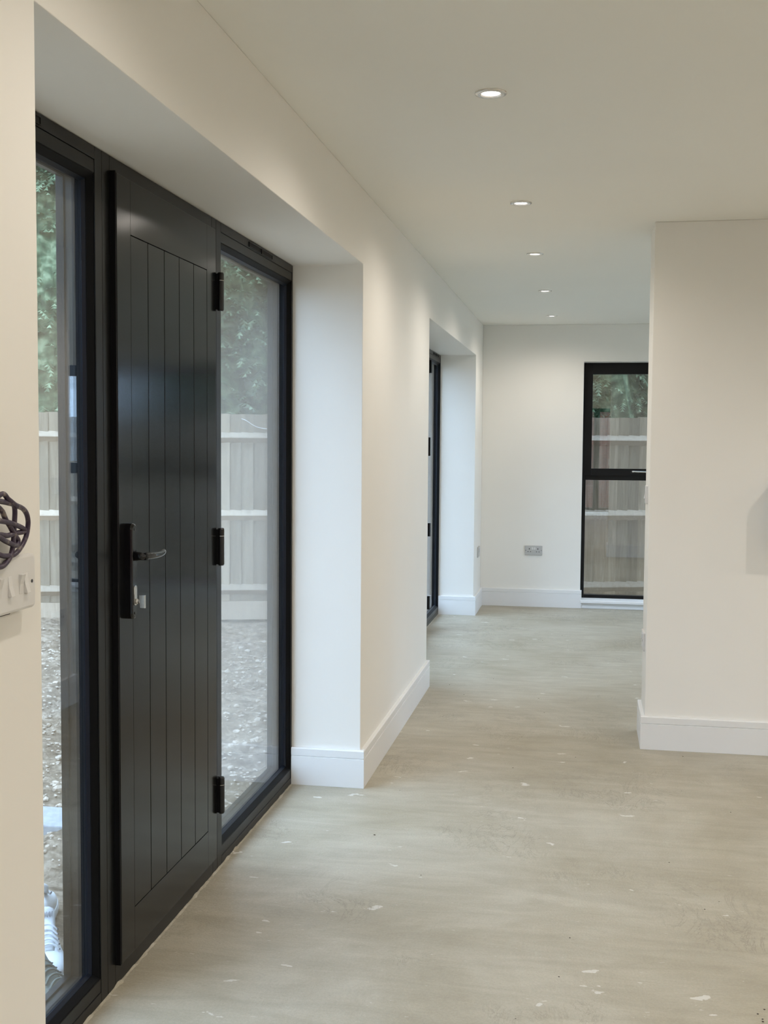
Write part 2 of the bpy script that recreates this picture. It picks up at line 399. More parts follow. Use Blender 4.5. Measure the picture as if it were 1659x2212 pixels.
# entrance door: frame, leaf with five boards in it, hinges, handle
door = struct(empty('door_1', (XD, 3.08, 0)))
DX = -1.155
f = boxes('door_frame', [(XD-.101, XD, 2.6455, 2.692, .001, ZH), (XD-.101, XD, 3.470, 3.5145, .001, ZH),
                         (XD-.101, XD, 2.692, 3.470, 2.068, ZH), (XD-.101, XD, 2.692, 3.470, .001, .056)], frame_black, bevel=.0015); child(f, door)
child(boxes('door_seal', [(XD-.06, DX-.001, 2.6925, 2.6985, .057, 2.070), (XD-.06, DX-.008, 3.4665, 3.4695, .057, 2.067)], rubber), door)
leaf = boxes('door_leaf', [(-1.215, DX, 2.699, 2.7855, .058, 2.066), (-1.215, DX, 3.3815, 3.466, .058, 2.066),
                           (-1.215, DX, 2.7855, 3.3815, 1.929, 2.066), (-1.215, DX, 2.7855, 3.3815, .058, .173),
                           (-1.215, DX-.008, 2.7855, 3.3815, .173, 1.929)], leaf_black, bevel=.0008)
child(leaf, door)
ys = [2.7855, 2.903, 3.022, 3.140, 3.262, 3.3815]
pl_base = Vector(leaf.location)
for i in range(5):
    a, b = ys[i]+.0016, ys[i+1]-.0016
    o = boxes('plank', [(DX-.0078, DX-.0004, a, b, .1748, 1.9272)], leaf_black, bevel=.0008)
    o.parent = leaf; o.location = Vector((0, 0, 0))
for z0, z1 in ((1.815, 1.935), (1.008, 1.128), (.200, .320)):
    bm = bmesh.new()
    prof = spline([(-1.143, 3.484, z0), (-1.143, 3.484, z0+.02), (-1.143, 3.484, z1)], 1)
    tube(bm, [(-1.145, 3.483, z0), (-1.145, 3.483, z0+.004), (-1.145, 3.483, z1-.004), (-1.145, 3.483, z1)], .0105, 16, [.008, .0105, .0105, .008])
    box(bm, XD+.0002, -1.150, 3.474, 3.500, z0+.004, z1-.004)
    h = child(link('hinge', bm, satin_black, smooth=False), door)
    bm = bmesh.new(); tube(bm, [(-1.145, 3.483, z1-.026), (-1.145, 3.483, z1-.0245)], .0109, 16)
    s = link('hinge_joint', bm, chrome); s.parent = h
# handle
def rounded_plate(bm, x0, x1, y0, y1, z0, z1, r, n=6, dome=.0):
    pts = []
    for (cy, cz, a0) in ((y1-r, z1-r, 0), (y0+r, z1-r, 90), (y0+r, z0+r, 180), (y1-r, z0+r, 270)):
        for k in range(n+1): a = R(a0+90*k/n); pts.append((cy+r*math.cos(a), cz+r*math.sin(a)))
    cy, cz = (y0+y1)/2, (z0+z1)/2
    rings = []
    for x, s in ((x0, 0), (x0+(x1-x0)*.72, 0), (x0+(x1-x0)*.92, .0016), (x1, .0045)):
        rings.append([bm.verts.new((x, y-math.copysign(min(s, abs(y-cy)), y-cy), z-math.copysign(min(s, abs(z-cz)), z-cz))) for y, z in pts])
    m_ = len(pts)
    for i in range(len(rings)-1):
        for k in range(m_): bm.faces.new((rings[i][k], rings[i][(k+1) % m_], rings[i+1][(k+1) % m_], rings[i+1][k]))
    bm.faces.new(rings[0][::-1]); bm.faces.new(rings[-1])
bm = bmesh.new(); rounded_plate(bm, DX, -1.135, 2.735, 2.768, .948, 1.194, .014)
hd = child(link('door_handle', bm, gloss_black, smooth=False), door)
bm = bmesh.new(); tube(bm, [(-1.136, 2.751, 1.110), (-1.118, 2.751, 1.110), (-1.104, 2.754, 1.110)], .010, 16, [.0125, .0100, .0098], caps=True)
L = spline([(-1.106, 2.747, 1.110), (-1.100, 2.775, 1.110), (-1.098, 2.805, 1.1085), (-1.098, 2.835, 1.1085), (-1.100, 2.860, 1.1110), (-1.104, 2.872, 1.1135)], 5)
n = len(L); tube(bm, L, .01, 16, [.0098*(1-.30*(i/(n-1))**1.5)*(1 if i < n-2 else .75) for i in range(n)])
lv = link('lever', bm, gloss_black, smooth=True); lv.parent = hd
bm = bmesh.new()
for i in range(13): rounded = None
rounded_plate(bm, -1.1349, -1.1325, 2.742, 2.762, .983, 1.034, .0085)
cy_ = link('lock_cylinder', bm, chrome); cy_.parent = hd
bm = bmesh.new(); tube(bm, [(-1.1325, 2.752, .993), (-1.129, 2.752, .993), (-1.126, 2.752, .993), (-1.122, 2.752, .993)], .006, 14, [.0065, .0075, .0050, .0062])
box(bm, -1.1225, -1.1075, 2.7485, 2.7565, .976, 1.010)
tt = link('thumb_turn', bm, chrome, bevel=.0012); tt.parent = hd
for z in (1.179, .963):
    bm = bmesh.new(); cylx(bm, (2.7515, z), .0035, -1.1349, -1.1338, 14); s = link('screw', bm, satin_black); s.parent = hd
# outside cill
tr = empty('window_cill', (-1.3, 3.1, -.02)); tag(tr, 'black metal cill projecting outside below the entrance glazing', 'cill')
bm = bmesh.new()
v = [(XD-.102, -.0), (XD-.102, .020), (-1.290, .018), (-1.318, .008), (-1.318, -.026), (-1.313, -.026), (-1.313, .002), (-1.290, .010), (-1.290, .0)]
ra = [bm.verts.new((x, Y0+.02, z)) for x, z in v]; rb = [bm.verts.new((x, Y1-.02, z)) for x, z in v]
for k in range(len(v)): bm.faces.new((ra[k], ra[(k+1) % len(v)], rb[(k+1) % len(v)], rb[k]))
bm.faces.new(ra[::-1]); bm.faces.new(rb)
child(link('cill_pressing', bm, frame_black), tr)
# ragged screed lip against the frames
def ragged(name, ya, yb):
    bm = bmesh.new(); rng = random.Random(3); n = int((yb-ya)/.012); pr = None
    for i in range(n+1):
        y = ya+(yb-ya)*i/n
        wd = .002+.0035*abs(noise.noise(Vector((y*9, 0, 1))))+.006*max(0, noise.noise(Vector((y*37, 3, 1))))
        hh = .0015+.008*max(0, noise.noise(Vector((y*22, 7, 1)))+.12)
        q = [bm.verts.new((XD, y, 0)), bm.verts.new((XD+.0004, y, hh)), bm.verts.new((XD+wd, y, hh*.6)), bm.verts.new((XD+wd*1.6+.002, y, 0))]
        if pr:
            for k in range(3): bm.faces.new((pr[k], pr[k+1], q[k+1], q[k]))
        pr = q
    struct(link(name, bm, floor_mat))
ragged('trim_1', Y0+.02, Y1-.02); ragged('trim_2', Y2+.02, Y3-.02)

# ------------------------------------------------------------------ second recess
ZH2 = ZS2-.002
side_light('window_3', 8.45, Y3-.002, ZH2, .055, .018, vents=((8.74, 8.88), (8.90, 9.03)))
d2 = struct(empty('door_2', (XD, 7.45, 0)))
child(boxes('door_frame', [(XD-.101, XD, Y2+.012, Y2+.06, .001, ZH2), (XD-.101, XD, 8.40, 8.4495, .001, ZH2), (XD-.101, XD, Y2+.06, 8.40, ZH2-.04, ZH2), (XD-.101, XD, Y2+.06, 8.40, .001, .05)], frame_black, bevel=.0015), d2)
for a, b in ((Y2+.065, 7.42), (7.43, 8.395)):
    lf = child(boxes('door_leaf', [(-1.215, DX, a, a+.075, .053, 2.058), (-1.215, DX, b-.075, b, .053, 2.058), (-1.215, DX, a+.075, b-.075, 1.97, 2.058), (-1.215, DX, a+.075, b-.075, .053, .15)], leaf_black, bevel=.001), d2)
    for x in (-1.180, -1.204):
        g = boxes('glass_pane', [(x-.004, x, a+.0755, b-.0755, .1505, 1.9695)], glass); g.parent = lf
for z0, z1 in ((1.915, 2.01), (.70, .80), (.15, .25)):
    bm = bmesh.new(); tube(bm, [(-1.147, 8.425, z0), (-1.147, 8.425, z1)], .011, 14); child(link('hinge', bm, satin_black), d2)
bm = bmesh.new(); rounded_plate(bm, XD, XD+.022, 8.455, 8.492, 1.30, 1.44, .012); child(link('door_catch', bm, gloss_black), d2)

# ------------------------------------------------------------------ far windows
def far_window(name, x0, x1):
    t = struct(empty(name, ((x0+x1)/2, 9.97, WZ0)))
    ya, yb = 9.940, 10.010
    zb, zt = .062, WZ1
    xa, xb = x0, x1
    L = [(xa, xa+.030, ya, yb, zb, zt), (xb-.0302, xb-.0002, ya, yb, zb, zt), (xa+.03, xb-.03, ya, yb, zb, zb+.036), (xa+.03, xb-.03, ya, yb, zt-.035, zt), (xa+.03, xb-.03, ya, yb, 1.089, 1.150)]
    child(boxes('window_frame', L, frame_black, bevel=.0015), t)
    sa, sb, sz0, sz1 = xa+.014, xb-.014, 1.130, zt-.012
    s = child(boxes('sash', [(sa, sa+.062, ya-.012, yb-.02, sz0, sz1), (sb-.062, sb, ya-.012, yb-.02, sz0, sz1), (sa+.062, sb-.062, ya-.012, yb-.02, sz1-.085, sz1), (sa+.062, sb-.062, ya-.012, yb-.02, sz0, sz0+.058)], frame_black, bevel=.0015), t)
    for y in (9.955, 9.981):
        g = boxes('glass_pane', [(sa+.0625, sb-.0625, y, y+.004, sz0+.0585, sz1-.0855)], glass); g.parent = s
        child(boxes('glass_pane', [(xa+.0305, xb-.0305, y+.006, y+.010, zb+.0365, 1.0885)], glass), t)
    xm = xa+.420
    bm = bmesh.new(); box(bm, xm-.014, xm+.055, ya-.020, ya-.0122, 1.150, 1.176)
    h = link('window_handle', bm, satin_black, bevel=.002); h.parent = s
    bm = bmesh.new(); tube(bm, [(xm+.004, ya-.021, 1.166), (xm+.004, ya-.044, 1.166)], .008, 12)
    tube(bm, spline([(xm-.004, ya-.040, 1.167), (xm+.05, ya-.043, 1.164), (xm+.13, ya-.043, 1.162)], 3), .0065, 10)
    l = link('lever', bm, chrome, smooth=True); l.parent = h
    return t
far_window('window_4', WX0, WX1); far_window('window_5', VX0, VX1)
def sill(name, x0, x1):
    bm = bmesh.new(); box(bm, x0+.001, x1-.001, 9.757, 9.939, .0455, .0715)
    o = struct(link(name, bm, skirt_paint, bevel=.006, seg=3)); return o
sill('trim_3', WX0, VX1)
struct(boxes('trim_5', [(WX0+.013, VX1-.013, YF-.012, YF-.0005, .0005, .024)], skirt_paint, bevel=.002))

# patio glazing in the right wall of the rear room (out of sight, added to brighten the rear room)
t = struct(empty('window_7_added', (XR+.2, 7.75, 0))); L = []
for i in range(3):
    a = 6.301+i*2.898/3; b = a+2.898/3
    L += [(XR+.18, XR+.25, a, a+.06, .001, 2.099), (XR+.18, XR+.25, b-.06, b, .001, 2.099), (XR+.18, XR+.25, a+.06, b-.06, 2.03, 2.099), (XR+.18, XR+.25, a+.06, b-.06, .001, .09)]
    child(boxes('glass_pane', [(XR+.21, XR+.218, a+.06, b-.06, .09, 2.03)], glass), t)
child(boxes('window_frame', L, frame_black), t)

# back wall glazing (behind the camera, added for its daylight and reflections)
t = struct(empty('window_6_added', (1.1, YB-.2, 0))); L = []
n = 3; wv = (BX1-BX0)/n
for i in range(n):
    a = BX0+i*wv; b = a+wv
    L += [(a, a+.06, YB-.25, YB-.18, .001, 2.098), (b-.06, b, YB-.25, YB-.18, .001, 2.098), (a+.06, b-.06, YB-.25, YB-.18, 2.03, 2.098), (a+.06, b-.06, YB-.25, YB-.18, .001, .09)]
child(boxes('window_frame', L, frame_black), t)
for i in range(n):
    a = BX0+i*wv; b = a+wv
    child(boxes('glass_pane', [(a+.06, b-.06, YB-.22, YB-.212, .09, 2.03)], glass), t)

def brick_build(t, b):
    v = coords(t); br = N(t, 'ShaderNodeTexBrick'); br.inputs['Scale'].default_value = 4.4
    br.inputs['Color1'].default_value = (.20, .055, .038, 1); br.inputs['Color2'].default_value = (.13, .035, .025, 1); br.inputs['Mortar'].default_value = (.22, .20, .18, 1)
    mp = N(t, 'ShaderNodeMapping'); mp.inputs['Rotation'].default_value = (R(90), 0, 0); t.links.new(v, mp.inputs[0]); t.links.new(mp.outputs[0], br.inputs['Vector'])
    t.links.new(br.outputs[0], b.inputs['Base Color'])
brick_mat = mat('red_brickwork', rough=.9, spec=.1, build=brick_build)
struct(boxes('wall_garden_added', [(-3.5, 5.0, YB-4.2, YB-3.9, GZ0-.1, 2.4)], brick_mat))  # unseen, added as a dark red backing for the glazing's reflection

# ------------------------------------------------------------------ downlights
def downlight(x, y, label, power=LAMP_W, group='recessed downlights'):
    t = empty('downlight', (x, y, H)); tag(t, label, 'light', group)
    bm = bmesh.new(); lathe(bm, [(.0450, -.0002), (.0452, -.0032), (.0440, -.0044), (.0325, -.0060), (.0290, -.0050), (.0265, -.0012)], (0, 0, 0))
    link('trim_ring', bm, trim_metal, t, smooth=True)
    bm = bmesh.new(); lathe(bm, [(.0266, -.0012), (.020, -.0018), (.012, -.0020), (.0001, -.0022)], (0, 0, 0), 32)
    link('lens', bm, led, t, smooth=True)
    ld = bpy.data.lights.new('lamp', 'SPOT'); ld.energy = power; ld.color = LAMP_COL; ld.spot_size = R(166); ld.spot_blend = .95; ld.shadow_soft_size = .024
    l = bpy.data.objects.new('lamp', ld); l.location = (0, 0, -.030); l.parent = t; col.objects.link(l)
    return t
XL = -.286
for y, lab in ((3.310, 'nearest and largest of the visible downlights in the long ceiling row'), (4.821, 'second nearest of the visible downlights, level with the corner of the entrance recess'),
               (6.119, 'third nearest of the visible downlights, in the middle of the ceiling row'), (7.607, 'second farthest downlight of the long ceiling row'), (9.104, 'farthest downlight, small, closest to the far wall')):
    downlight(XL, y, lab)
for y in (1.83, .35, -1.10, -2.5):  # unseen: nearest read off the bright wall, the rest added for lighting
    downlight(XL, y, 'unseen downlight added to continue the long ceiling row, overhead or behind the viewpoint', 19.0, group='unseen row downlights')
for x, y in ((1.65, 4.05), (1.65, 2.65), (1.65, 1.25), (1.65, -.15), (1.65, -1.8), (1.75, 8.55), (1.75, 6.9), (3.0, 4.05), (3.0, 2.65), (3.0, 1.25), (3.0, -.15), (3.0, -1.8)):  # unseen grid added to lift the bounce light; one rear lamp shows reflected
    downlight(x, y, 'unseen ceiling downlight, fills in light from the right or behind the viewpoint', 32.0, group='unseen downlights')

# ------------------------------------------------------------------ switches and sockets
def lplate(bm, x0, x1, y0, y1, z0, z1, r=.006): rounded_plate(bm, x0, x1, y0, y1, z0, z1, r)
sw = empty('light_switch', (XW, 1.608, 1.184)); tag(sw, 'white light switch plate with angled rockers on the near left wall under the cable', 'switch')
child(boxes('back_box', [(XW+.0005, XW+.010, 1.541, 1.6225, 1.1375, 1.221), (XW+.0005, XW+.010, 1.6225, 1.675, 1.147, 1.221)], dark_slot), sw)
bm = bmesh.new(); lplate(bm, XW+.010, XW+.023, 1.535, 1.6815, 1.1415, 1.2275, .007); pl = child(link('switch_plate', bm, white_plastic, smooth=False), sw)
for k, (yc, on_) in enumerate(((1.566, 1), (1.5985, 0), (1.6325, 1), (1.6485, 0))):
    bm = bmesh.new(); x = XW+.023; a, b = yc-.0058, yc+.0058; z0, z1 = 1.168, 1.199
    hi, lo = (.0065, .0004) if on_ else (.0004, .0065)
    v = [bm.verts.new(p) for p in ((x-.001, a, z0), (x-.001, b, z0), (x-.001, b, z1), (x-.001, a, z1), (x+lo, a, z0), (x+lo, b, z0), (x+.0022, b, 1.1835), (x+.0022, a, 1.1835), (x+hi, b, z1), (x+hi, a, z1))]
    for f in ((0, 1, 2, 3), (4, 5, 6, 7), (7, 6, 8, 9), (0, 4, 5, 1), (3, 2, 8, 9)): bm.faces.new([v[i] for i in f])
    bm.faces.new([v[i] for i in (0, 3, 9, 7, 4)]); bm.faces.new([v[i] for i in (1, 5, 6, 8, 2)])
    child(link('rocker', bm, white_plastic, bevel=.0006), sw)
for yc in (1.5485, 1.6685):
    bm = bmesh.new(); cylx(bm, (yc, 1.184), .0028, XW+.0231, XW+.0236, 14); child(link('screw', bm, satin_black), sw)

def socket_far():
    x0, x1, z0, z1, y = -.504, -.356, .444, .526, YF
    t = empty('wall_socket', ((x0+x1)/2, YF, .485)); tag(t, 'pale grey double wall socket low on the far wall left of the window', 'socket')
    bm = bmesh.new()
    # plate in x-z plane, built in (x=depth) then turned
    rounded_plate(bm, 0, .010, x0, x1, z0, z1, .005)
    bmesh.ops.transform(bm, verts=bm.verts, matrix=Matrix(((0, 1, 0, 0), (-1, 0, 0, y-.0003), (0, 0, 1, 0), (0, 0, 0, 1))))
    pl = child(link('socket_plate', bm, grey_plastic), t)
    yy = y-.0103
    cx = (x0+x1)/2
    for s in (-1, 1):
        c = cx+s*.036
        for q in ((c-.0035, c+.0035, yy-.0006, yy, .493, .503), (c-.015, c-.007, yy-.0006, yy, .471, .476), (c+.007, c+.015, yy-.0006, yy, .471, .476)): child(boxes('pin_hole', [q], dark_slot), t)
        child(boxes('rocker', [(cx+s*.0095-.007, cx+s*.0095+.007, yy-.0035, yy, .492, .512)], white_plastic, bevel=.001), t)
        bm = bmesh.new(); cylx(bm, (.4855, cx+s*.066), .003, yy-.0006, yy, 12, axis=1); child(link('screw', bm, dark_slot), t)
socket_far()
def side_plate(name, cat, label, x, dirx, y0, y1, z0, z1, rock=None, mat_=white_plastic):
    t = empty(name, (x, (y0+y1)/2, (z0+z1)/2)); tag(t, label, cat)
    bm = bmesh.new(); rounded_plate(bm, 0, .010, y0, y1, z0, z1, .005)
    bmesh.ops.transform(bm, verts=bm.verts, matrix=Matrix(((dirx, 0, 0, x+dirx*.0003), (0, 1, 0, 0), (0, 0, 1, 0), (0, 0, 0, 1))))
    child(link('plate', bm, mat_), t)
    yc, zc = (y0+y1)/2, (z0+z1)/2
    if rock == 'switch':
        bm = bmesh.new(); xx = x+dirx*.0103
        v = [bm.verts.new(p) for p in ((xx, yc-.008, zc-.018), (xx, yc+.008, zc-.018), (xx+dirx*.0072, yc+.008, zc-.018), (xx+dirx*.0072, yc-.008, zc-.018), (xx+dirx*.0005, yc+.008, zc+.018), (xx+dirx*.0005, yc-.008, zc+.018), (xx, yc-.008, zc+.018), (xx, yc+.008, zc+.018))]
        for f in ((0, 1, 2, 3), (3, 2, 4, 5), (5, 4, 7, 6), (0, 3, 5, 6), (1, 7, 4, 2), (0, 6, 7, 1)): bm.faces.new([v[i] for i in f])
        child(link('rocker', bm, mat_), t)
    else:
        xx = x+dirx*.0103
        child(boxes('rocker', [(min(xx, xx+dirx*.004), max(xx, xx+dirx*.004), yc-.008, yc+.008, z1-.034, z1-.016)], mat_, bevel=.001), t)
        for s in (-1, 1): child(boxes('pin_hole', [(min(xx, xx+dirx*.0005), max(xx, xx+dirx*.0005), yc+s*.036-.003, yc+s*.036+.003, zc-.002, zc+.008)], dark_slot), t)
side_plate('light_switch', 'switch', 'white single light switch on the end face of the right-hand cross wall', XP, -1, 5.42, 5.50, 1.125, 1.211, 'switch')
side_plate('wall_socket', 'socket', 'white socket low on the end face of the right-hand cross wall', XP, -1, 5.40, 5.546, .437, .523)
side_plate('wall_socket', 'socket', 'narrow-looking socket on the left wall between the second recess and the far corner', XW, 1, 9.46, 9.606, .443, .529, mat_=grey_plastic)

# wall box just past the right edge of the view; its shadow falls into the picture
jb = empty('wall_box', (.96, YP, 1.12)); tag(jb, 'white wall-mounted box on the right-hand cross wall, just outside the picture', 'box')
child(boxes('box_body', [(.824, 1.10, YP-.150, YP-.0005, 1.0, 1.25)], white_plastic, bevel=.006), jb)
child(boxes('box_lid', [(.834, 1.09, YP-.158, YP-.1503, 1.01, 1.24)], white_plastic, bevel=.003), jb)

# ------------------------------------------------------------------ cable coil on the near wall
X = -.858
loop = [(1.50, 1.30), (1.557, 1.326), (1.578, 1.318), (1.601, 1.308), (1.626, 1.301), (1.642, 1.291), (1.650, 1.278), (1.649, 1.261), (1.641, 1.248), (1.624, 1.236), (1.605, 1.231), (1.581, 1.232), (1.56, 1.236),
        (1.515, 1.250), (1.490, 1.275), (1.505, 1.305), (1.53, 1.318), (1.562, 1.315), (1.588, 1.311), (1.604, 1.308), (1.611, 1.297), (1.6115, 1.278), (1.610, 1.258), (1.606, 1.243), (1.597, 1.231), (1.580, 1.222), (1.559, 1.218),
        (1.52, 1.225), (1.497, 1.255), (1.512, 1.29), (1.54, 1.308), (1.562, 1.302), (1.577, 1.288), (1.595, 1.275), (1.608, 1.264), (1.621, 1.255), (1.623, 1.250), (1.616, 1.245), (1.600, 1.248), (1.576, 1.255), (1.561, 1.260),
        (1.53, 1.272), (1.515, 1.283), (1.535, 1.289), (1.561, 1.286), (1.587, 1.282), (1.614, 1.276), (1.633, 1.271), (1.644, 1.267), (1.642, 1.264), (1.614, 1.264), (1.587, 1.2625), (1.561, 1.266), (1.52, 1.27), (1.47, 1.262)]
dep = []
for i, (y, z) in enumerate(loop):
    dep.append((-.855+.0045*math.sin(i*.47+.6), y, z))
bm = bmesh.new(); tube(bm, spline(dep, 6), .0040, 10)
tag(link('cable_coil', bm, cable_mat, smooth=True), 'tangled coil of dark purple cable hanging on the near left wall above the switch', 'cable')

# ------------------------------------------------------------------ outside: ground, fence, conifers
GZ = -.18
def fence_y(x): return 10.88+.298*(x-.28)
bm = bmesh.new()
def gh(x, y):
    p = Vector((x, y, 0)); h = .045*noise.noise(p*1.1)+.030*noise.noise(p*3.7)
    h += .045*abs(noise.noise(p*7))+.040*abs(noise.noise(p*15))
    k = max(0, 1-max(0, -x-1.75)/.35)*max(0, 1-max(0, y-3.45)/.3)      # trodden flat beside the doorstep
    return GZ-.03+h*(1-k)+k*.035
nx, ny = 200, 380; gx0, gx1, gy0, gy1 = -6.6, -1.262, .4, 9.6
bm.free(); VV = []
for i in range(nx+1):
    for j in range(ny+1):
        x_ = gx0+(gx1-gx0)*i/nx; y_ = gy0+(gy1-gy0)*j/ny; VV.append((x_, y_, gh(x_, y_)))
FF = [(i*(ny+1)+j, (i+1)*(ny+1)+j, (i+1)*(ny+1)+j+1, i*(ny+1)+j+1) for i in range(nx) for j in range(ny)]
_me = bpy.data.meshes.new('rough_ground'); _me.from_pydata(VV, [], FF); bm = bmesh.new(); bm.from_mesh(_me)
g = link('rough_ground', bm, ground_mat, smooth=True); g['kind'] = 'structure'
bm = bmesh.new(); box(bm, -60, 60, -60, 60, GZ-.4, GZ-.07)
g = link('open_ground', bm, ground_mat); g['kind'] = 'structure'
# loose stones, uncountable
bm = bmesh.new(); rng = random.Random(11)
_t = bmesh.new(); bmesh.ops.create_icosphere(_t, subdivisions=1, radius=1); TV = [v_.co.copy() for v_ in _t.verts]; TF = [[v_.index for v_ in f.verts] for f in _t.faces]; _t.free()
VV, FF = [], []
for i in range(5200):
    y = rng.uniform(2.2, 8.8); sl = rng.choice((rng.uniform(.25, .36), rng.uniform(.46, .56), rng.uniform(.2, .7))); x = -sl*y
    if x > -1.42: continue
    if -2.15 < x < -1.25 and 2.5 < y < 3.8: continue
    s = rng.uniform(.004, .012)*(1+1.2*(rng.random() < .08)); z = gh(x, y)+s*.25
    mtx = Matrix.Translation((x, y, z)) @ Matrix.Rotation(rng.uniform(0, 6.3), 4, 'Z') @ Matrix.Rotation(rng.uniform(-.5, .5), 4, 'X') @ Matrix.Diagonal((s*rng.uniform(.8, 1.5), s, s*rng.uniform(.45, .8), 1))
    b0 = len(VV); VV += [mtx @ (c*rng.uniform(.78, 1.15)) for c in TV]; FF += [[b0+k for k in f] for f in TF]
bm.free()
_me = bpy.data.meshes.new('loose_stones'); _me.from_pydata(VV, [], FF); bm = bmesh.new(); bm.from_mesh(_me)
g = link('loose_stones', bm, stone_mat); g['kind'] = 'stuff'; g['label'] = 'pale loose stones scattered over the rough ground outside the entrance'; g['category'] = 'stones'
bm = bmesh.new(); box(bm, -3.4, -1.85, 4.24, 4.47, GZ-.03, GZ+.018)
tag(link('concrete_slab', bm, slab_mat, bevel=.006), 'grey concrete strip lying on the stony ground outside the left side light', 'slab')

fence = empty('garden_fence', (0, 10.7, GZ)); tag(fence, 'tall weathered closeboard timber fence with horizontal rails, outside behind the windows', 'fence')
ang = math.atan(.298); ux = Vector((math.cos(ang), math.sin(ang), 0)); un = Vector((-math.sin(ang), math.cos(ang), 0))
org = Vector((.28, 10.88, 0))
FT = 1.645
bmd = bmesh.new(); wv = .122
v = [bmd.verts.new(p) for p in ((0, 0, 0), (wv, 0, 0), (wv, .005, 0), (0, .022, 0), (0, 0, 1), (wv, 0, 1), (wv, .005, 1), (0, .022, 1))]
for f in ((0, 3, 2, 1), (4, 5, 6, 7), (0, 1, 5, 4), (1, 2, 6, 5), (2, 3, 7, 6), (3, 0, 4, 7)): bmd.faces.new([v[i] for i in f])
bm_me = bpy.data.meshes.new('board'); bmesh.ops.recalc_face_normals(bmd, faces=bmd.faces[:]); bmd.to_mesh(bm_me); bmd.free(); bm_me.materials.append(board_mat)
rng = random.Random(5)
for i in range(-84, 36):
    s = i*.106; p = org+ux*s
    top = FT+.010*(-s)*-.6*.1+rng.uniform(-.006, .006)
    o = bpy.data.objects.new('board', bm_me); col.objects.link(o)
    o.location = Vector((p.x, p.y, GZ+.13))+un*(.030+rng.uniform(0, .003)); o.rotation_euler = (0, rng.uniform(-.003, .003), ang-.11)
    o.scale = (1, 1, top-(GZ+.13)); child(o, fence)
S0, S1 = -8.9, 3.75
for z in (1.435, .735, .060):
    bm = bmesh.new()
    sec = [(.029, z+.046), (-.020, z+.004), (-.026, z-.006), (.029, z-.056)]
    A = [bm.verts.new(org+ux*S0+un*a+Vector((0, 0, b+ (0)))) for a, b in sec]; B = [bm.verts.new(org+ux*S1+un*a+Vector((0, 0, b))) for a, b in sec]
    for k in range(4): bm.faces.new((A[k], A[(k+1) % 4], B[(k+1) % 4], B[k]))
    bm.faces.new(A[::-1]); bm.faces.new(B); child(link('rail', bm, rail_mat), fence)
bm = bmesh.new()
A = [(S0, .012, GZ-.04), (S1, .012, GZ-.04), (S1, .045, GZ-.04), (S0, .045, GZ-.04)]
lo = [bm.verts.new(org+ux*s+un*a+Vector((0, 0, z))) for s, a, z in A]; hi = [bm.verts.new(q.co+Vector((0, 0, .168))) for q in lo]
for f in ((0, 1, 2, 3),): bm.faces.new([lo[i] for i in f]); bm.faces.new([hi[i] for i in f])
for k in range(4): bm.faces.new((lo[k], lo[(k+1) % 4], hi[(k+1) % 4], hi[k]))
child(link('gravel_board', bm, rail_mat), fence)
for s in (-7.0, -4.35, -1.6, 1.9):
    bm = bmesh.new(); box(bm, -.05, .05, -.035, .06, GZ-.3, FT-.05); bmesh.ops.transform(bm, verts=bm.verts, matrix=Matrix.Translation(org+ux*s) @ Matrix.Rotation(ang, 4, 'Z'))
    child(link('post', bm, rail_mat, bevel=.003), fence)
# thin loose wire on the fence
bm = bmesh.new(); q = org+ux*(-3.48)+un*(-.012)
tube(bm, [q+ux*a+Vector((0, 0, b)) for a, b in ((.0, 1.60), (.04, 1.585), (.09, 1.55), (.14, 1.525), (.20, 1.512), (.27, 1.508), (.3, 1.50))], .0035, 6)
tag(link('loose_wire', bm, white_plastic, smooth=True), 'thin pale wire drooping across the top of the fence outside the right side light', 'wire')

# conifers behind the fence
def spray(VV, FF, p, d, L):
    d = d.normalized(); side = d.cross(Vector((0, 0, 1)))
    if side.length < .1: side = Vector((1, 0, 0))
    side.normalize(); n = 5; cur = p.copy(); dd = d.copy()
    for k in range(n):
        nx_ = cur+dd*(L/n); wdt = L*.26*(1-k/n*.75); mid = cur+dd*(L*.20); mid.z -= wdt*.35
        b0 = len(VV); VV += [cur, nx_, mid+side*wdt, mid-side*wdt]; FF += [(b0, b0+1, b0+2), (b0, b0+3, b0+1)]
        cur = nx_; dd = Vector((dd.x, dd.y, dd.z-.16)).normalized()
def conifer_mesh(seed, hgt, rad, count):
    rng = random.Random(seed); VV, FF = [], []
    for i in range(count):
        z = hgt*(rng.random()**.9); rr = rad*(1-(z/hgt)**1.6*.85)*(.86+.2*noise.noise(Vector((seed, z*1.3, 0))))
        a = rng.uniform(0, 2*math.pi); bulge = 1+.22*noise.noise(Vector((math.cos(a)*1.6, math.sin(a)*1.6, z*1.1+seed)))
        r0 = rr*bulge*rng.uniform(.62, 1.0)
        p = Vector((math.cos(a)*r0, math.sin(a)*r0, z)); d = Vector((math.cos(a+rng.uniform(-.9, .9)), math.sin(a+rng.uniform(-.9, .9)), rng.uniform(-.5, .35)))
        spray(VV, FF, p, d, rng.uniform(.14, .30))
    me = bpy.data.meshes.new('foliage'); me.from_pydata(VV, [], FF); me.materials.append(leaf_mat); return me
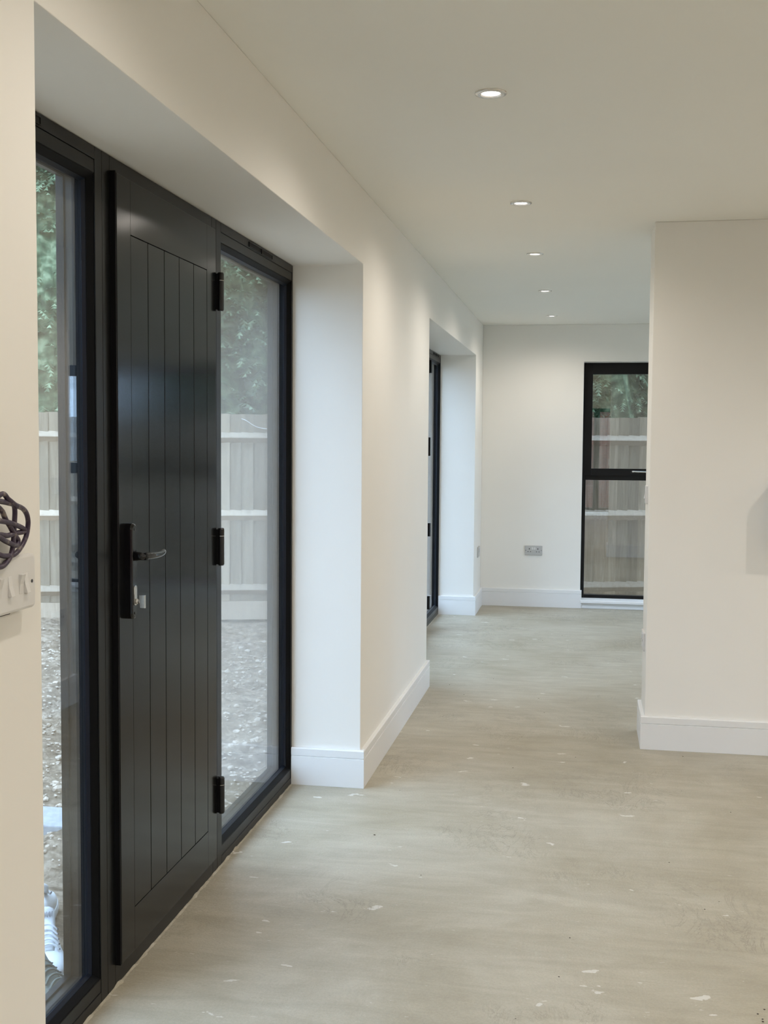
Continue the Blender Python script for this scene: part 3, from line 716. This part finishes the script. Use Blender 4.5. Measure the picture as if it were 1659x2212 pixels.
def trunk_mesh(seed, hgt):
    bm = bmesh.new(); rng = random.Random(seed)
    tube(bm, [(0, 0, -.3), (.02, .01, hgt*.4), (-.02, 0, hgt*.9)], .1, 10, [.13, .09, .02])
    for k in range(26):
        z = .3+k*(hgt-.6)/26; a = k*2.4; L = 1.0*(1-z/hgt*.8)
        tube(bm, [(0, 0, z), (math.cos(a)*L*.5, math.sin(a)*L*.5, z+.05), (math.cos(a)*L, math.sin(a)*L, z-.03)], .02, 5, [.025, .015, .006])
    me = bpy.data.meshes.new('trunk'); bm.to_mesh(me); bm.free(); me.materials.append(bark_mat); return me
def core_mesh(seed, hgt, rad):
    bm = bmesh.new(); bmesh.ops.create_icosphere(bm, subdivisions=4, radius=1)
    for v_ in bm.verts:
        z = (v_.co.z+1)/2*hgt*.93; k = rad*.78*(1-(z/hgt)**1.6*.85); h_ = math.hypot(v_.co.x, v_.co.y)+1e-6
        e = min(1, math.sqrt(max(0, 1-v_.co.z**2))*2.2)*k*(1+.35*noise.noise(v_.co*3.5+Vector((seed, 0, 0))))
        v_.co = Vector((v_.co.x/h_*e, v_.co.y/h_*e, z))
    me = bpy.data.meshes.new('inner_foliage'); bm.to_mesh(me); bm.free(); me.materials.append(leaf_mat); return me
CM = [core_mesh(3, 6.2, 1.15), core_mesh(9, 5.9, 1.1)]
FM = [conifer_mesh(3, 6.2, 1.12, 8000), conifer_mesh(9, 5.9, 1.08, 8000)]; TM = [trunk_mesh(3, 5.4), trunk_mesh(9, 5.0)]
spots = [(-8.9, 1.5), (-7.05, 1.4), (-5.25, 1.3), (-3.6, 1.35), (-1.75, 1.35), (.35, 1.25), (2.3, 1.35)]
labs = {2: 'dense green conifer behind the fence, seen through the left side light', 3: 'dense green conifer behind the fence, seen through the right side light', 5: 'conifer with bright sprays hanging over the fence, in the far window'}
for i, (s, off) in enumerate(spots):
    p = org+ux*s+un*off
    t = empty('conifer', (p.x, p.y, GZ)); t.rotation_euler = (0, 0, i*1.7); sc = 1+.06*math.sin(i*2.1); t.scale = (sc, sc, sc)
    tag(t, labs.get(i, 'dense green conifer in the hedge row, hidden from the windows, %s' % {0: 'leftmost of the row', 1: 'second from the left end', 4: 'third from the right end', 6: 'rightmost of the row'}.get(i, '')), 'tree', 'conifers behind the fence')
    for nm, me in (('foliage', FM[i % 2]), ('trunk', TM[i % 2]), ('inner_foliage', CM[i % 2])):
        o = bpy.data.objects.new(nm, me); col.objects.link(o); o.parent = t

# ------------------------------------------------------------------ shoes outside the left side light
def shoe(loc, rz, tilt, upper_m, sole_m, label, scribble=False, side=1, group=None):
    t = empty('trainer', loc); t.rotation_euler = (tilt, 0, rz); tag(t, label, 'shoe', group)
    # x = width, y = length (toe at -y), sections along the length
    secs = [(-.145, .012, .030, .018), (-.138, .030, .042, .022), (-.115, .044, .056, .026), (-.085, .050, .064, .026), (-.045, .049, .074, .026), (0, .042, .092, .027), (.045, .038, .106, .028), (.090, .038, .112, .030), (.120, .036, .110, .031), (.138, .026, .096, .031), (.144, .010, .080, .031)]
    def ringpts(y, wd, h, sb, part):
        L = []
        if part == 'sole':
            for a, b in ((-1.06, 0), (-1.10, .5), (-1.04, 1), (1.04, 1), (1.10, .5), (1.06, 0)): L.append((a*wd, y*1.03, b*sb))
        else:
            for k in range(13):
                a = math.pi*k/12; x = -math.cos(a); z = math.sin(a)**.62
                taper = 1-.30*max(0, (h-.06)/.06)*z
                L.append((x*wd*taper, y+.012*z*(1 if y > 0 else -.2), sb*.9+(h-sb)*z))
        return L
    def loft(part, name, mtl, parent, hole=False):
        bm = bmesh.new(); rings = [[bm.verts.new(q) for q in ringpts(y, wd, h, sb, part)] for y, wd, h, sb in secs]
        for i in range(len(rings)-1):
            for k in range(len(rings[0])-1):
                if hole and i in (6, 7) and 4 <= k <= 7: continue
                bm.faces.new((rings[i][k], rings[i][k+1], rings[i+1][k+1], rings[i+1][k]))
            if part == 'sole': bm.faces.new((rings[i][-1], rings[i][0], rings[i+1][0], rings[i+1][-1]))
        if len(rings[0]) > 2: bm.faces.new(rings[0]); bm.faces.new(rings[-1][::-1])
        o = link(name, bm, mtl, parent, smooth=(part != 'sole'))
        if hole: s = o.modifiers.new('thick', 'SOLIDIFY'); s.thickness = .005; s.offset = -1
        return o
    loft('sole', 'sole', sole_m, t); loft('up', 'upper', upper_m, t, True)
    bm = bmesh.new(); T = [(-.060, .072, .016), (-.03, .082, .020), (.01, .099, .023), (.045, .118, .026), (.066, .142, .026), (.070, .150, .020)]; pr = None
    for y, z, wd in T:
        q = [bm.verts.new((-wd, y, z-.006)), bm.verts.new((-wd*.5, y, z)), bm.verts.new((wd*.5, y, z)), bm.verts.new((wd, y, z-.006))]
        if pr:
            for k in range(3): bm.faces.new((pr[k], pr[k+1], q[k+1], q[k]))
        pr = q
    o = link('tongue', bm, upper_m, t, smooth=True); s = o.modifiers.new('thick', 'SOLIDIFY'); s.thickness = .006
    for i in range(5):
        y = -.052+i*.020; z = .080+i*.0068
        bm = bmesh.new(); tube(bm, spline([(-.030, y-.004, z-.014), (-.015, y+.001, z+.001), (0, y+.004*side, z+.004), (.015, y+.001, z+.001), (.030, y-.004, z-.014)], 4), .0032, 6); link('lace', bm, upper_m, t, smooth=True)
        for sx in (-1, 1):
            bm = bmesh.new(); bmesh.ops.create_uvsphere(bm, u_segments=8, v_segments=5, radius=.0028); bmesh.ops.translate(bm, verts=bm.verts, vec=(sx*.031, y-.004, z-.012)); link('eyelet', bm, ink, t)
    if scribble:
        bm = bmesh.new()
        for a in ((-.014, .0), (-.006, .0), (.003, .0), (.011, .0)):
            tube(bm, [(a[0], .047, .1265), (a[0]+.003, .056, .1385), (a[0]+.005, .048, .1275), (a[0]+.007, .057, .1395)], .0011, 5)
        link('tongue_mark', bm, ink, t)
    return t
shoe((-1.565, 3.105, GZ+.012), R(30), 0, canvas_white, sole_white, 'white lace-up trainer with a dark mark on its tongue, outside the left side light', True)
shoe((-1.735, 3.40, GZ+.012), R(205), 0, canvas_white, sole_white, 'second white trainer just behind the one with the dark tongue mark', False, -1)
shoe((-1.440, 2.855, GZ+.030), R(60), 0, suede_green, sole_white, 'grey-green suede trainer lying nearest the cill outside the left side light', False)

# crumbs on the floor (real chips, too many and small to count)
bm = bmesh.new(); rng = random.Random(21)
for i in range(70):
    y = rng.uniform(2.4, 9); x = rng.uniform(-.8, min(1.4, .26*y))
    if y > YP-.05 and x > XP-.05: continue
    s = rng.uniform(.0008, .0024); r = bmesh.ops.create_icosphere(bm, subdivisions=1, radius=s)
    bmesh.ops.transform(bm, matrix=Matrix.Translation((x, y, s*.5)) @ Matrix.Diagonal((rng.uniform(.8, 2.2), 1, .6, 1)), verts=r['verts'])
g = link('floor_crumbs', bm, bark_mat); g['kind'] = 'stuff'; g['label'] = 'tiny dark crumbs of debris scattered on the screed floor'; g['category'] = 'debris'
